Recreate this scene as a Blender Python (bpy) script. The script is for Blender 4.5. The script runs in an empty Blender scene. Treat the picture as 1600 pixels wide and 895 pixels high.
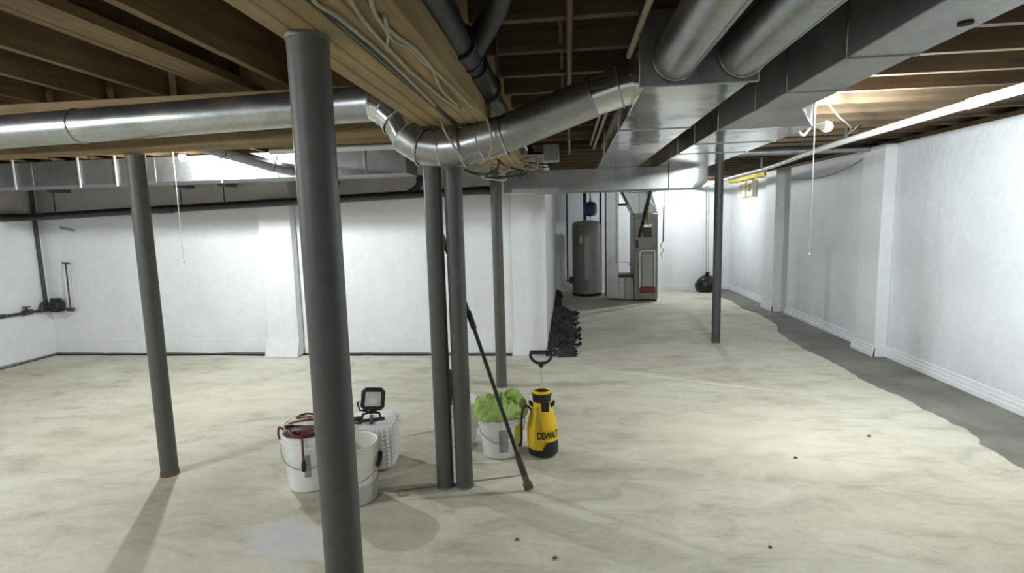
import bpy, bmesh, math, random
from mathutils import Vector, Matrix, noise
random.seed(7)
PI = math.pi
S = bpy.context.scene
COL = S.collection

# ------------------------------------------------------------------ camera
FPX, CX, CY, EYE = 829.0, 800.0, 447.5, 1.58
_d = Vector((87, -104, FPX)).normalized()
_n = Vector((176, 6642, FPX)); _n = (_n - _d * _n.dot(_d)).normalized()
_r = _n.cross(_d)
CM = Matrix((_r, _d, -_n))                       # camera (right, down, forward) -> world
cam = bpy.data.cameras.new('camera'); camo = bpy.data.objects.new('camera', cam); COL.objects.link(camo)
cam.sensor_width = 36; cam.lens = FPX / 1600 * 36; cam.clip_start = .05
_m = Matrix((CM.col[0], -CM.col[1], -CM.col[2])).transposed().to_4x4(); _m.translation = (0, 0, EYE)
camo.matrix_world = _m
S.camera = camo
def ray(x, y): return CM @ Vector((x - CX, y - CY, FPX))
def PZ(x, y, z=0):
    v = ray(x, y); return Vector((0, 0, EYE)) + v * ((z - EYE) / v.z)
def PY(x, y, Y):
    v = ray(x, y); return Vector((0, 0, EYE)) + v * (Y / v.y)
def PX(x, y, X):
    v = ray(x, y); return Vector((0, 0, EYE)) + v * (X / v.x)

# ------------------------------------------------------------------ world, exposure
W = bpy.data.worlds.new('world'); S.world = W; W.use_nodes = True
W.node_tree.nodes['Background'].inputs[0].default_value = (.03, .03, .03, 1)
W.node_tree.nodes['Background'].inputs[1].default_value = .3
vs = S.view_settings
vs.view_transform = 'Standard'; vs.look = 'None'; vs.gamma = 1; vs.use_curve_mapping = False
vs.exposure = 0.12
BULB = 2900.0            # emission strength of the bare bulbs

# ------------------------------------------------------------------ materials
def newmat(name):
    m = bpy.data.materials.new(name); m.use_nodes = True
    nt = m.node_tree; b = nt.nodes['Principled BSDF']
    return m, nt, b
def N(nt, t, **kw):
    n = nt.nodes.new(t)
    for k, v in kw.items():
        if k.startswith('i_'): n.inputs[k[2:].replace('_', ' ')].default_value = v
        else: setattr(n, k, v)
    return n
def ramp(nt, fac, stops):
    r = nt.nodes.new('ShaderNodeValToRGB'); e = r.color_ramp.elements
    while len(e) < len(stops): e.new(.5)
    for el, (p, c) in zip(e, stops): el.position = p; el.color = (*c, 1)
    nt.links.new(fac, r.inputs[0]); return r.outputs[0]
def coords(nt, scale=(1, 1, 1), rot=(0, 0, 0), loc=(0, 0, 0), src='Object'):
    tc = nt.nodes.new('ShaderNodeTexCoord'); mp = nt.nodes.new('ShaderNodeMapping')
    mp.inputs['Scale'].default_value = scale; mp.inputs['Rotation'].default_value = rot; mp.inputs['Location'].default_value = loc
    nt.links.new(tc.outputs[src], mp.inputs[0]); return mp.outputs[0]
def noise_t(nt, vec, scale, detail=6, rough=.55, dist=0):
    n = N(nt, 'ShaderNodeTexNoise'); n.inputs['Scale'].default_value = scale; n.inputs['Detail'].default_value = detail
    n.inputs['Roughness'].default_value = rough; n.inputs['Distortion'].default_value = dist
    nt.links.new(vec, n.inputs['Vector']); return n.outputs[0]
def mixc(nt, fac, a, b, mode='MIX'):
    m = N(nt, 'ShaderNodeMix', data_type='RGBA', blend_type=mode)
    if isinstance(fac, (int, float)): m.inputs[0].default_value = fac
    else: nt.links.new(fac, m.inputs[0])
    for i, v in ((6, a), (7, b)):
        if isinstance(v, tuple): m.inputs[i].default_value = (*v, 1)
        else: nt.links.new(v, m.inputs[i])
    return m.outputs[2]
def bump(nt, b, h, strength=.3, dist=.01):
    bp = N(nt, 'ShaderNodeBump'); bp.inputs['Strength'].default_value = strength; bp.inputs['Distance'].default_value = dist
    nt.links.new(h, bp.inputs['Height']); nt.links.new(bp.outputs[0], b.inputs['Normal'])
def plain(name, col, rough=.6, metal=0, var=.12, scale=9, bmp=0, spec=.5):
    m, nt, b = newmat(name)
    v = coords(nt); n = noise_t(nt, v, scale)
    lo = tuple(c * (1 - var) for c in col); hi = tuple(min(1, c * (1 + var)) for c in col)
    nt.links.new(ramp(nt, n, [(.3, lo), (.7, hi)]), b.inputs['Base Color'])
    b.inputs['Roughness'].default_value = rough; b.inputs['Metallic'].default_value = metal
    b.inputs['Specular IOR Level'].default_value = spec
    if bmp: bump(nt, b, noise_t(nt, v, scale * 4), bmp, .005)
    return m
def wood(name, c0, c1, axis, rough=.75):
    m, nt, b = newmat(name)
    sc = [14, 14, 14]; sc[axis] = .7
    v = coords(nt, tuple(sc)); n = noise_t(nt, v, 2.2, 8, .62, .6)
    big = noise_t(nt, coords(nt, (1, 1, 1)), 1.7, 3)
    c = ramp(nt, n, [(.28, c0), (.72, c1)])
    c = mixc(nt, .55, c, ramp(nt, big, [(.35, (.45, .42, .4)), (.65, (1, 1, 1))]), 'MULTIPLY')
    nt.links.new(c, b.inputs['Base Color']); b.inputs['Roughness'].default_value = rough
    b.inputs['Specular IOR Level'].default_value = .25
    bump(nt, b, n, .25, .004); return m
def galv(name, col=(.48, .49, .49), r0=.24, r1=.42, metal=.92):
    m, nt, b = newmat(name)
    v = coords(nt); n = noise_t(nt, v, 3.5, 5); sp = N(nt, 'ShaderNodeTexVoronoi'); sp.inputs['Scale'].default_value = 60
    nt.links.new(v, sp.inputs['Vector'])
    c = ramp(nt, n, [(.3, tuple(x * .72 for x in col)), (.7, col)])
    c = mixc(nt, .12, c, sp.outputs['Color'], 'OVERLAY')
    nt.links.new(c, b.inputs['Base Color']); b.inputs['Metallic'].default_value = metal
    mr = N(nt, 'ShaderNodeMapRange'); mr.inputs['To Min'].default_value = r0; mr.inputs['To Max'].default_value = r1
    nt.links.new(n, mr.inputs[0]); nt.links.new(mr.outputs[0], b.inputs['Roughness'])
    bump(nt, b, noise_t(nt, v, 2.2, 2), .45, .02); return m
def emit(name, col, s):
    m, nt, b = newmat(name)
    b.inputs['Base Color'].default_value = (1, 1, 1, 1)
    b.inputs['Emission Color'].default_value = (*col, 1); b.inputs['Emission Strength'].default_value = s
    return m

def floor_mat():
    m, nt, b = newmat('concrete_floor')
    v = coords(nt); L = nt.links.new
    big = noise_t(nt, v, .55, 5, .6, .4); mid = noise_t(nt, coords(nt, (1, 2.2, 1), (0, 0, .35)), 2.1, 8, .65, .8)
    fine = noise_t(nt, v, 26, 6, .7); streak = noise_t(nt, coords(nt, (1.2, 5, 1), (0, 0, -.25)), 3.4, 6, .7, 1.2)
    c = ramp(nt, big, [(.3, (.56, .525, .41)), (.5, (.70, .68, .555)), (.7, (.79, .775, .665))])
    c = mixc(nt, .6, c, ramp(nt, mid, [(.30, (.42, .41, .4)), (.46, (.84, .84, .82)), (.6, (1, 1, 1))]), 'MULTIPLY')
    c = mixc(nt, .5, c, ramp(nt, streak, [(.32, (.68, .67, .66)), (.46, (1, 1, 1)), (.6, (1, 1, 1)), (.74, (.84, .84, .83))]), 'MULTIPLY')
    c = mixc(nt, .25, c, ramp(nt, fine, [(.3, (.6, .6, .6)), (.6, (1, 1, 1))]), 'MULTIPLY')
    # small dark chips
    vo = N(nt, 'ShaderNodeTexVoronoi'); vo.inputs['Scale'].default_value = 2.3; L(v, vo.inputs['Vector'])
    c = mixc(nt, ramp(nt, vo.outputs['Distance'], [(.0, (.75, .75, .75)), (.028, (0, 0, 0))]), c, (.2, .18, .15))
    # pale, bluish spill near the buckets
    def blob(center, sx, sy, rot, soft, col, amt):
        nonlocal c
        mp = coords(nt, (1, 1, 1), (0, 0, 0), (-center[0], -center[1], 0))
        mp2 = N(nt, 'ShaderNodeMapping'); mp2.inputs['Rotation'].default_value = (0, 0, rot); mp2.inputs['Scale'].default_value = (1, 1, 1); L(mp, mp2.inputs[0])
        mp3 = N(nt, 'ShaderNodeMapping'); mp3.inputs['Scale'].default_value = (1 / sx, 1 / sy, 0); L(mp2.outputs[0], mp3.inputs[0])
        ln = N(nt, 'ShaderNodeVectorMath', operation='LENGTH'); L(mp3.outputs[0], ln.inputs[0])
        ad = N(nt, 'ShaderNodeMath', operation='MULTIPLY_ADD'); L(noise_t(nt, v, 7, 5), ad.inputs[0]); ad.inputs[1].default_value = .7; L(ln.outputs['Value'], ad.inputs[2])
        mr = N(nt, 'ShaderNodeMapRange', interpolation_type='SMOOTHSTEP'); mr.inputs['From Min'].default_value = 1.35 + soft; mr.inputs['From Max'].default_value = 1.35 - soft
        mr.inputs['To Max'].default_value = amt
        L(ad.outputs[0], mr.inputs[0]); c = mixc(nt, mr.outputs[0], c, col)
    p = PZ(450, 845); blob(p, .23, .15, .5, .25, (.62, .65, .70), .5)
    p = PZ(1060, 592); q = PZ(930, 573); r = PZ(1200, 605); a = math.atan2(r.y - q.y, r.x - q.x)
    blob(p, 1.0, .035, -a, .3, (.82, .78, .66), .6)
    for pp, sx, sy, am in (((1180, 690), .75, .4, .4), ((420, 620), .9, .35, .35), ((300, 640), .5, .22, .3), ((120, 680), .8, .3, .25)):  # beige pools of bulb light, painted into the floor colour
        blob(PZ(*pp), sx, sy, .2, .5, (.80, .755, .61), am)
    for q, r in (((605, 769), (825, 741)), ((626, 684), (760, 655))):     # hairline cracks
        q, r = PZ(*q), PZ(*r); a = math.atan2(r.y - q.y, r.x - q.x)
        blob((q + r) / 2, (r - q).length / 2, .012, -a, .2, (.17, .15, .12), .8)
    L(c, b.inputs['Base Color'])
    b.inputs['Roughness'].default_value = .72; b.inputs['Specular IOR Level'].default_value = .3
    h = N(nt, 'ShaderNodeMath', operation='ADD'); L(streak, h.inputs[0]); L(mid, h.inputs[1])
    bump(nt, b, h.outputs[0], .35, .02)
    return m
def wall_mat(name, col, bm=.25, var=.14):
    m, nt, b = newmat(name); v = coords(nt)
    n = noise_t(nt, v, .9, 6, .6, .5); n2 = noise_t(nt, v, 16, 6, .65); st = noise_t(nt, coords(nt, (1.2, 1.2, .5)), 1.6, 5, .6, .6)
    c = ramp(nt, n, [(.3, tuple(x * (1 - var) for x in col)), (.65, col)])
    c = mixc(nt, .3, c, ramp(nt, n2, [(.3, (.8, .8, .8)), (.6, (1, 1, 1))]), 'MULTIPLY')
    c = mixc(nt, var * 2.2, c, ramp(nt, st, [(.36, (.72, .72, .71)), (.52, (1, 1, 1))]), 'MULTIPLY')
    nt.links.new(c, b.inputs['Base Color']); b.inputs['Roughness'].default_value = .5; b.inputs['Specular IOR Level'].default_value = .35
    bump(nt, b, n2, bm, .015); return m
def bucket_mat(name, col):
    m, nt, b = newmat(name); v = coords(nt)
    n = noise_t(nt, v, 8, 5)
    nt.links.new(ramp(nt, n, [(.3, tuple(x * .88 for x in col)), (.65, col)]), b.inputs['Base Color'])
    b.inputs['Roughness'].default_value = .38
    return m

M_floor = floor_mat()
M_patch = plain('fresh_grey_concrete', (.20, .195, .17), .8, var=.3, scale=2.2, bmp=.5)
M_white = wall_mat('white_wall_liner', (.84, .86, .88), .2, .07)
M_block = wall_mat('painted_rough_wall', (.82, .85, .88), .7, .12)
M_bare = wall_mat('bare_grey_concrete', (.60, .585, .555), .4)
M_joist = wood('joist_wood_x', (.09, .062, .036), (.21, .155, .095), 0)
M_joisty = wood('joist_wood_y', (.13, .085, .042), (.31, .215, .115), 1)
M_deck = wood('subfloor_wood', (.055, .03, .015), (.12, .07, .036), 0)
M_beam = wood('beam_wood', (.29, .205, .10), (.48, .365, .195), 1)
M_beamx = wood('beam_wood_cross', (.2, .135, .065), (.36, .255, .135), 0)
M_galv = galv('galvanized_steel')
M_galv2 = galv('galvanized_steel_dull', (.46, .47, .47), .34, .5)
M_galvd = galv('galvanized_steel_dark', (.33, .34, .34), .3, .48)
M_galvw = galv('galvanized_steel_wall_duct', (.36, .37, .37), .38, .55)
M_foil = galv('shiny_foil_steel', (.80, .81, .80), .06, .2)
M_post = plain('grey_post_paint', (.098, .097, .087), .5, var=.12, scale=20, bmp=.1)
M_postd = plain('dark_grey_post_paint', (.06, .06, .057), .5, var=.12, scale=20)
M_rust = plain('rusty_steel', (.17, .085, .05), .8, var=.4, scale=30, bmp=.3)
M_abs = plain('black_abs_plastic', (.022, .022, .023), .38, var=.2)
M_black = plain('black_plastic', (.018, .018, .018), .45, var=.2)
M_rubber = plain('black_rubber', (.02, .02, .02), .7, var=.2)
M_pvc = plain('white_pvc', (.74, .74, .71), .35, var=.05)
M_cable = plain('cream_cable', (.36, .32, .23), .55, var=.12)
M_cablew = plain('white_cable', (.75, .74, .70), .5, var=.06)
M_brownpipe = plain('brown_steel_pipe', (.13, .085, .06), .5, .3, var=.2)
M_dpipe = plain('dark_iron_pipe', (.07, .066, .06), .5, .4, var=.25)
M_copper = plain('copper', (.55, .3, .18), .35, .9, var=.15)
M_bucket = bucket_mat('white_bucket_plastic', (.92, .92, .91))
M_bucket2 = bucket_mat('cream_bucket_plastic', (.86, .84, .75))
M_bucket3 = bucket_mat('grey_bucket_plastic', (.55, .55, .53))
M_wire = plain('galvanized_wire', (.5, .5, .5), .35, .9)
M_red = plain('dark_red_rubber', (.18, .035, .025), .5, var=.25)
M_redp = plain('red_paint', (.2, .025, .025), .5)
M_green = plain('lime_green_cloth', (.44, .60, .19), .9, var=.2, scale=25, bmp=.4, spec=.1)
M_yellow = plain('yellow_plastic', (.93, .61, .015), .38, var=.04)
M_yellowl = plain('yellow_label', (.75, .62, .03), .5, var=.08)
M_print = plain('grey_print', (.34, .34, .35), .6, var=.3, scale=20)
M_chrome = plain('chrome_rod', (.7, .7, .7), .2, 1)
M_soil = plain('black_soil', (.028, .028, .028), .9, var=.6, scale=14, bmp=.8)
M_bag = plain('black_bag_film', (.012, .012, .013), .28, var=.2, bmp=.5)
M_cream = plain('cream_enamel', (.74, .70, .52), .5, var=.05)
M_foam = plain('yellow_foam', (.60, .48, .14), .9, var=.25, bmp=.5)
M_heater = plain('grey_enamel', (.38, .38, .36), .4, var=.08)
M_furn = plain('taupe_grey_enamel', (.23, .22, .19), .42, .2, var=.1)
M_blue = plain('blue_enamel', (.03, .10, .22), .4, var=.1)
M_wpanel = plain('white_sheet', (.82, .85, .87), .5, var=.03)
M_dark = plain('dark_gap', (.02, .018, .016), .9)
M_glassw = plain('pale_lens', (.75, .75, .75), .12, .6)
M_handle = plain('brown_wood_handle', (.30, .14, .06), .6, var=.2, scale=20)
M_porc = plain('white_porcelain', (.82, .82, .8), .3, var=.02)
M_led = emit('lit_led_panel', (.95, .98, 1), 16)
M_string = plain('white_string', (.8, .8, .78), .6, var=.05)
M_plate = plain('steel_plate', (.2, .19, .18), .5, .5, var=.2)
M_grime = plain('dirty_brush', (.13, .10, .075), .85, var=.4, scale=40, bmp=.5)

# ------------------------------------------------------------------ mesh helpers
class MB:
    def __init__(s): s.v = []; s.f = []
    def add(s, vs_, fs):
        o = len(s.v); s.v += [tuple(p) for p in vs_]; s.f += [tuple(i + o for i in f) for f in fs]; return s
    def box(s, x0, x1, y0, y1, z0, z1):
        return s.add([(x, y, z) for z in (z0, z1) for y in (y0, y1) for x in (x0, x1)],
                     [(0, 2, 3, 1), (4, 5, 7, 6), (0, 1, 5, 4), (2, 6, 7, 3), (0, 4, 6, 2), (1, 3, 7, 5)])
    def prism(s, pts, z0, z1, wob=0):
        n = len(pts)
        return s.add([(p[0], p[1], z0) for p in pts] + [(p[0], p[1], z1) for p in pts],
                     [tuple(range(n - 1, -1, -1)), tuple(range(n, 2 * n))] + [(i, (i + 1) % n, n + (i + 1) % n, n + i) for i in range(n)])
    def hexa(s, a, b):       # two quads (lists of 4) joined
        return s.add(list(a) + list(b), [(3, 2, 1, 0), (4, 5, 6, 7)] + [(i, (i + 1) % 4, 4 + (i + 1) % 4, 4 + i) for i in range(4)])
    def tube(s, pts, r, n=12, caps=True, closed=False):
        pts = [Vector(p) for p in pts]; m = len(pts)
        rr = r if isinstance(r, (list, tuple)) else [r] * m
        rings = []; up = None
        for i, p in enumerate(pts):
            if closed: t = pts[(i + 1) % m] - pts[i - 1]
            else: t = pts[min(i + 1, m - 1)] - pts[max(i - 1, 0)]
            t.normalize()
            if up is None:
                up = t.orthogonal().normalized()
            else:
                up = (up - t * up.dot(t))
                up = up.normalized() if up.length > 1e-6 else t.orthogonal().normalized()
            w = t.cross(up)
            rings.append([p + (up * math.cos(2 * PI * k / n) + w * math.sin(2 * PI * k / n)) * rr[i] for k in range(n)])
        vs_ = [q for R in rings for q in R]; fs = []
        for i in range(m if closed else m - 1):
            j = (i + 1) % m
            for k in range(n):
                k2 = (k + 1) % n; fs.append((i * n + k, i * n + k2, j * n + k2, j * n + k))
        if caps and not closed:
            fs.append(tuple(range(n - 1, -1, -1))); fs.append(tuple((m - 1) * n + k for k in range(n)))
        return s.add(vs_, fs)
    def lathe(s, prof, n=32, c=(0, 0, 0), cap0=True, cap1=True):
        vs_ = [(c[0] + r * math.cos(2 * PI * k / n), c[1] + r * math.sin(2 * PI * k / n), c[2] + z) for r, z in prof for k in range(n)]
        fs = [(i * n + k, i * n + (k + 1) % n, (i + 1) * n + (k + 1) % n, (i + 1) * n + k) for i in range(len(prof) - 1) for k in range(n)]
        if cap0: fs.append(tuple(range(n - 1, -1, -1)))
        if cap1: fs.append(tuple((len(prof) - 1) * n + k for k in range(n)))
        return s.add(vs_, fs)
    def build(s, name, mat, parent=None, smooth=True, bevel=0, loc=None, ang=40):
        me = bpy.data.meshes.new(name); me.from_pydata(s.v, [], s.f); me.update()
        bm = bmesh.new(); bm.from_mesh(me); bmesh.ops.recalc_face_normals(bm, faces=bm.faces)
        if bevel: bmesh.ops.bevel(bm, geom=list(bm.edges), offset=bevel, segments=1, affect='EDGES', clamp_overlap=True)
        bm.to_mesh(me); bm.free()
        me.materials.append(mat)
        o = bpy.data.objects.new(name, me); COL.objects.link(o)
        if parent: o.parent = parent
        if loc: o.location = loc
        if smooth:
            for p in me.polygons: p.use_smooth = True
            me.set_sharp_from_angle(angle=math.radians(ang))
        return o
def tag(o, label=None, cat=None, group=None, kind=None):
    if label: o['label'] = label
    if cat: o['category'] = cat
    if group: o['group'] = group
    if kind: o['kind'] = kind
    return o
def thing(name, label, cat, loc=(0, 0, 0), group=None, rz=0):
    o = bpy.data.objects.new(name, None); COL.objects.link(o); o.empty_display_size = .05
    o.location = loc; o.rotation_euler.z = rz
    return tag(o, label, cat, group)
def inst(src, name, parent=None, loc=(0, 0, 0), rot=(0, 0, 0), scale=(1, 1, 1)):
    o = bpy.data.objects.new(name, src.data); COL.objects.link(o); o.parent = parent
    o.location = loc; o.rotation_euler = rot; o.scale = scale; return o
def smooth_path(pts, k=6):
    pts = [Vector(p) for p in pts]; out = []
    for i in range(len(pts) - 1):
        p0 = pts[max(i - 1, 0)]; p1 = pts[i]; p2 = pts[i + 1]; p3 = pts[min(i + 2, len(pts) - 1)]
        for j in range(k):
            t = j / k
            out.append(.5 * ((2 * p1) + (p2 - p0) * t + (2 * p0 - 5 * p1 + 4 * p2 - p3) * t * t + (3 * p1 - p0 - 3 * p2 + p3) * t ** 3))
    out.append(pts[-1]); return out
def ringpts(c, r, n=24, axis=2):
    a = []
    for k in range(n):
        u, v = r * math.cos(2 * PI * k / n), r * math.sin(2 * PI * k / n)
        a.append(Vector(c) + (Vector((u, v, 0)) if axis == 2 else Vector((u, 0, v)) if axis == 1 else Vector((0, u, v))))
    return a

# ------------------------------------------------------------------ the room
XR, XL, YM, YB, XC, YN = 3.44, -6.72, 6.18, 11.80, -.26, -3.2
ZJ, ZD, ZW = 2.33, 2.57, 2.285
BB = 2.045                                    # underside of the main beams
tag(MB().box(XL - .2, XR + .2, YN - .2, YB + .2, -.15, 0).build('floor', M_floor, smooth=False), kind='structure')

# strip of new grey concrete along the right wall
edge = [(1104, 452), (1122, 463), (1143, 470), (1160, 482), (1180, 488), (1197, 497), (1213, 507), (1217, 520), (1236, 533), (1262, 548), (1290, 560), (1315, 573), (1338, 588),
        (1360, 600), (1390, 613), (1420, 625), (1442, 640), (1470, 652), (1503, 668), (1526, 682), (1531, 694), (1560, 708), (1585, 725), (1600, 736)]
pts = [PZ(*e) for e in edge]
fine = []
for i in range(len(pts) - 1):
    for j in range(6):
        p = pts[i].lerp(pts[i + 1], j / 6); w = noise.noise(p * 9) * .03 + noise.noise(p * 30) * .012
        fine.append((p.x + w, p.y + w * .5))
for i in range(40):
    y = pts[-1].y - .05 - i * (pts[-1].y - YN) / 40; fine.append((pts[-1].x + .1 * math.sin(i * .9) * .4 + noise.noise((i * .7, 0, 3)) * .05, y))
fine.append((2.9, YN))
bm_ = MB(); n = len(fine)
vs_ = []
for x, y in fine: vs_ += [(x, y, .0005), (x + .012, y, .009), (XR, y, .009)]
bm_.add(vs_, [(3 * i + k, 3 * i + k + 1, 3 * i + k + 4, 3 * i + k + 3) for i in range(n - 1) for k in (0, 1)])
tag(bm_.build('trim_1', M_patch), 'dark grey strip of fresh concrete along the right wall', kind='structure')

# right wall with pilasters
wr = tag(MB().box(XR, XR + .2, YN, YB, 0, ZW).build('wall_right', M_block, smooth=False), kind='structure')
def pilaster(x0, x1, y0, y1, parent, z1=ZW, mat=M_white):
    MB().box(x0, x1, y0, y1, 0, z1).build('pilaster', mat, parent, bevel=.006)
pilaster(XR - .13, XR, 6.05, 6.47, wr); pilaster(XR - .14, XR, 8.95, 9.4, wr)
br = bpy.data.objects.new('baseboard_right', None); COL.objects.link(br); tag(br, kind='structure')
def base_run_y(y0, y1, x, parent):
    MB().add([(x, y0, 0), (x - .022, y0, .004), (x - .02, y0, .05), (x - .014, y0, .056), (x - .013, y0, .085), (x - .007, y0, .09), (x - .006, y0, .12), (x, y0, .126),
              (x, y1, 0), (x - .022, y1, .004), (x - .02, y1, .05), (x - .014, y1, .056), (x - .013, y1, .085), (x - .007, y1, .09), (x - .006, y1, .12), (x, y1, .126)],
             [(i, i + 1, i + 9, i + 8) for i in range(7)] + [tuple(range(8)), tuple(range(15, 7, -1))]).build('base_strip', M_white, parent, ang=15)
for a, b in ((YN, 6.05), (6.47, 8.95), (9.4, YB)): base_run_y(a, b, XR, br)
base_run_y(6.03, 6.49, XR - .13, br); base_run_y(8.93, 9.42, XR - .14, br)
for yy, xx in ((6.03, XR - .13), (8.93, XR - .14)): MB().box(xx - .02, XR, yy, yy + .02, 0, .12).build('base_strip', M_white, br, bevel=.004)
# sill plate on the right wall
MB().box(XR + .02, XR + .18, YN, YB, ZW, ZJ).build('sill_plate', M_joisty, wr, smooth=False)

tag(MB().box(-.5, XR + .2, YB, YB + .2, 0, ZJ).build('wall_back', M_white, smooth=False), kind='structure')
bbk = tag(MB().box(XC, XR, YB - .015, YB, 0, .1).build('baseboard_back', M_white, smooth=False), kind='structure')
tag(MB().box(XL - .2, XR + .2, YN - .2, YN, 0, ZD).build('wall_near', M_block, smooth=False), kind='structure')
tag(MB().box(XC - .2, XC, YM + .2, YB, 0, ZJ).build('wall_passage', M_white, smooth=False), kind='structure')

# left wall and middle wall: bare concrete with a white liner below
wl = tag(MB().box(XL - .2, XL, YN, YM + .2, 0, ZJ).build('wall_left', M_bare, smooth=False), kind='structure')
wm = tag(MB().box(XL, XC, YM, YM + .2, 0, ZJ).build('wall_middle', M_bare, smooth=False), kind='structure')
def liner(x0, x1, y, top, parent, mat=M_white, n=40, axis=0):
    b = MB(); vs_ = []
    for i in range(n + 1):
        t = i / n; x = x0 + (x1 - x0) * t; zb = .028 + .012 * noise.noise((x * 2.3, y, 1)) + .006 * noise.noise((x * 9, y, 2))
        for z, d in ((zb, .022), (.2, .016), (.205, .009), (top(x), .006), (top(x), 0)):
            d2 = d + .004 * noise.noise((x * 1.6, z * 1.3, 5)); vs_.append((x, y - d2, z) if axis == 0 else (y + d2, x, z))
    return b.add(vs_, [(5 * i + k, 5 * i + k + 1, 5 * i + k + 6, 5 * i + k + 5) for i in range(n) for k in range(4)]).build('liner_panel', mat, parent, ang=25)
ptop = lambda x: 1.80 + (x + 6.7) * (.125 / 5.9) - .0
liner(XL, -3.70, YM - .002, ptop, wm); liner(-3.28, -.66, YM - .002, lambda x: ptop(x) if x < -.9 else 2.05, wm)
liner(YN, YM - .01, XL + .002, lambda y: 1.76, wl, axis=1, n=60)
MB().box(-3.69, -3.285, YM - .13, YM, .012, ptop(-3.5) + .02).build('pilaster', M_white, wm, bevel=.006)
MB().hexa([(-3.72, YM - .17, .004), (-3.30, YM - .17, .004), (-3.30, YM - .13, .004), (-3.72, YM - .13, .004)],
          [(-3.695, YM - .136, .22), (-3.28, YM - .136, .22), (-3.28, YM - .128, .22), (-3.695, YM - .128, .22)]).build('base_flap', M_white, wm)
MB().box(-3.69, -3.285, YM - .12, YM, ptop(-3.5) + .02, ZJ).build('pilaster', M_bare, wm, bevel=.006)
MB().box(-.655, XC + .005, YM - .05, YM + .02, .01, 2.06).build('pilaster', M_white, wm, bevel=.005)
MB().hexa([(-.67, YM - .085, .003), (XC - .02, YM - .085, .003), (XC - .02, YM - .05, .003), (-.67, YM - .05, .003)],
          [(-.66, YM - .058, .2), (XC + .012, YM - .058, .2), (XC + .012, YM - .05, .2), (-.66, YM - .05, .2)]).build('base_flap', M_white, wm)
MB().box(XC - .02, XC + .13, YM - .06, YM - .05, .02, .085).build('base_flap', M_white, wm)
# open drain gap at the foot of the walls
b = MB(); vs_ = []; n = 120
for i in range(n + 1):
    x = XL + (XC + .1 - XL) * i / n; w = .05 + .03 * noise.noise((x * 1.7, 0, 9)) + .012 * noise.noise((x * 8, 0, 4)); vs_ += [(x, YM - w - .03, .002), (x, YM, .002)]
tag(b.add(vs_, [(2 * i, 2 * i + 1, 2 * i + 3, 2 * i + 2) for i in range(n)]).build('trim_2', M_dark), 'dark drain gap at the foot of the middle wall', kind='structure')
tag(MB().box(XL, XL + .05, YN, YM - .04, .0005, .002).build('trim_3', M_dark, smooth=False), 'dark drain gap at the foot of the left wall', kind='structure')

# ceiling: subfloor deck with joists
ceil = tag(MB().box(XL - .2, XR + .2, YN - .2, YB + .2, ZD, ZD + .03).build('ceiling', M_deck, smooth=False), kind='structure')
jx = None; y = 2.88 - .385 * 15
while y < YB - .05:
    x0, x1 = -.36, XR + .15
    if y > YM: x0 = XC - .02
    if jx is None or y > YM and not getattr(jx, 'far', 0):
        pass
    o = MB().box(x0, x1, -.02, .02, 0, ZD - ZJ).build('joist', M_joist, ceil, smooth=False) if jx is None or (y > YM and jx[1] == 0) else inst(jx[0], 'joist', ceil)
    if jx is None: jx = (o, 0)
    elif y > YM and jx[1] == 0: jx = (o, 1)
    o.location = (0, y, ZJ); y += .385
jf = jb = None
for i in range(15):
    x = -1.09 - .388 * i
    if jf is None:
        jf = MB().box(-.02, .02, YN, 2.98, 0, ZD - ZJ).build('joist', M_joisty, ceil, smooth=False); o = jf
        jb = MB().box(-.02, .02, 2.90, YM + .1, 0, ZD - ZJ).build('joist', M_joisty, ceil, smooth=False); o2 = jb
    else: o = inst(jf, 'joist', ceil); o2 = inst(jb, 'joist', ceil)
    o.location = (x, 0, ZJ); o2.location = (x + .045, 0, ZJ)
for i, (x, yy) in enumerate(((-2.83, 1.75), (-2.45, 1.72), (-1.67, .9), (-3.6, 1.8), (-2.06, 4.6), (-1.67, 4.65))):
    MB().box(x - .174, x + .174, yy, yy + .04, ZJ + .01, ZD).build('blocking', M_joist, ceil, smooth=False)
# cross-bridging in the middle bays
for yy in (2.30, 2.69, 3.07, 3.46, 3.84, 4.23, 4.6):
    for s in (0, 1):
        MB().tube([(-.02, yy + .02 - .2, ZJ + (.02 if s else .21)), (-.02, yy + .345 - .2, ZJ + (.21 if s else .02))], .011, 4).build('bridging_strut', M_joist, ceil, smooth=False)
# double-width trimmer on the left
MB().box(-1.84, -1.70, YN, 2.98, ZJ, ZJ + .04).build('trimmer_board', M_joisty, ceil, smooth=False)

# beams
def beam(name, label, plies, axis):
    t = thing(name, label, 'beam', (0, 0, BB))
    for (x0, x1, y0, y1, z1) in plies: MB().box(x0, x1, y0, y1, 0, z1 - BB).build('ply', M_beam if axis else M_beamx, t, bevel=.004)
    return t
beam('wood_beam', 'pale built-up wood beam on the nearest grey post, left half of the pair', [(-.70 + .055 * i, -.70 + .055 * i + .053, YN, 5.02, ZD) for i in range(3)], 1)
beam('wood_beam', 'pale wood beam with cables stapled along it, beside the black drain pipe', [(-.512 + .05 * i, -.512 + .05 * i + .049, YN, 4.98, ZD) for i in range(3)], 1)
beam('wood_beam', 'cross beam behind the long round duct, held by the left post', [(XL, -.706, 2.865 + .056 * i, 2.865 + .056 * i + .054, ZJ) for i in range(3)], 0)

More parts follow.
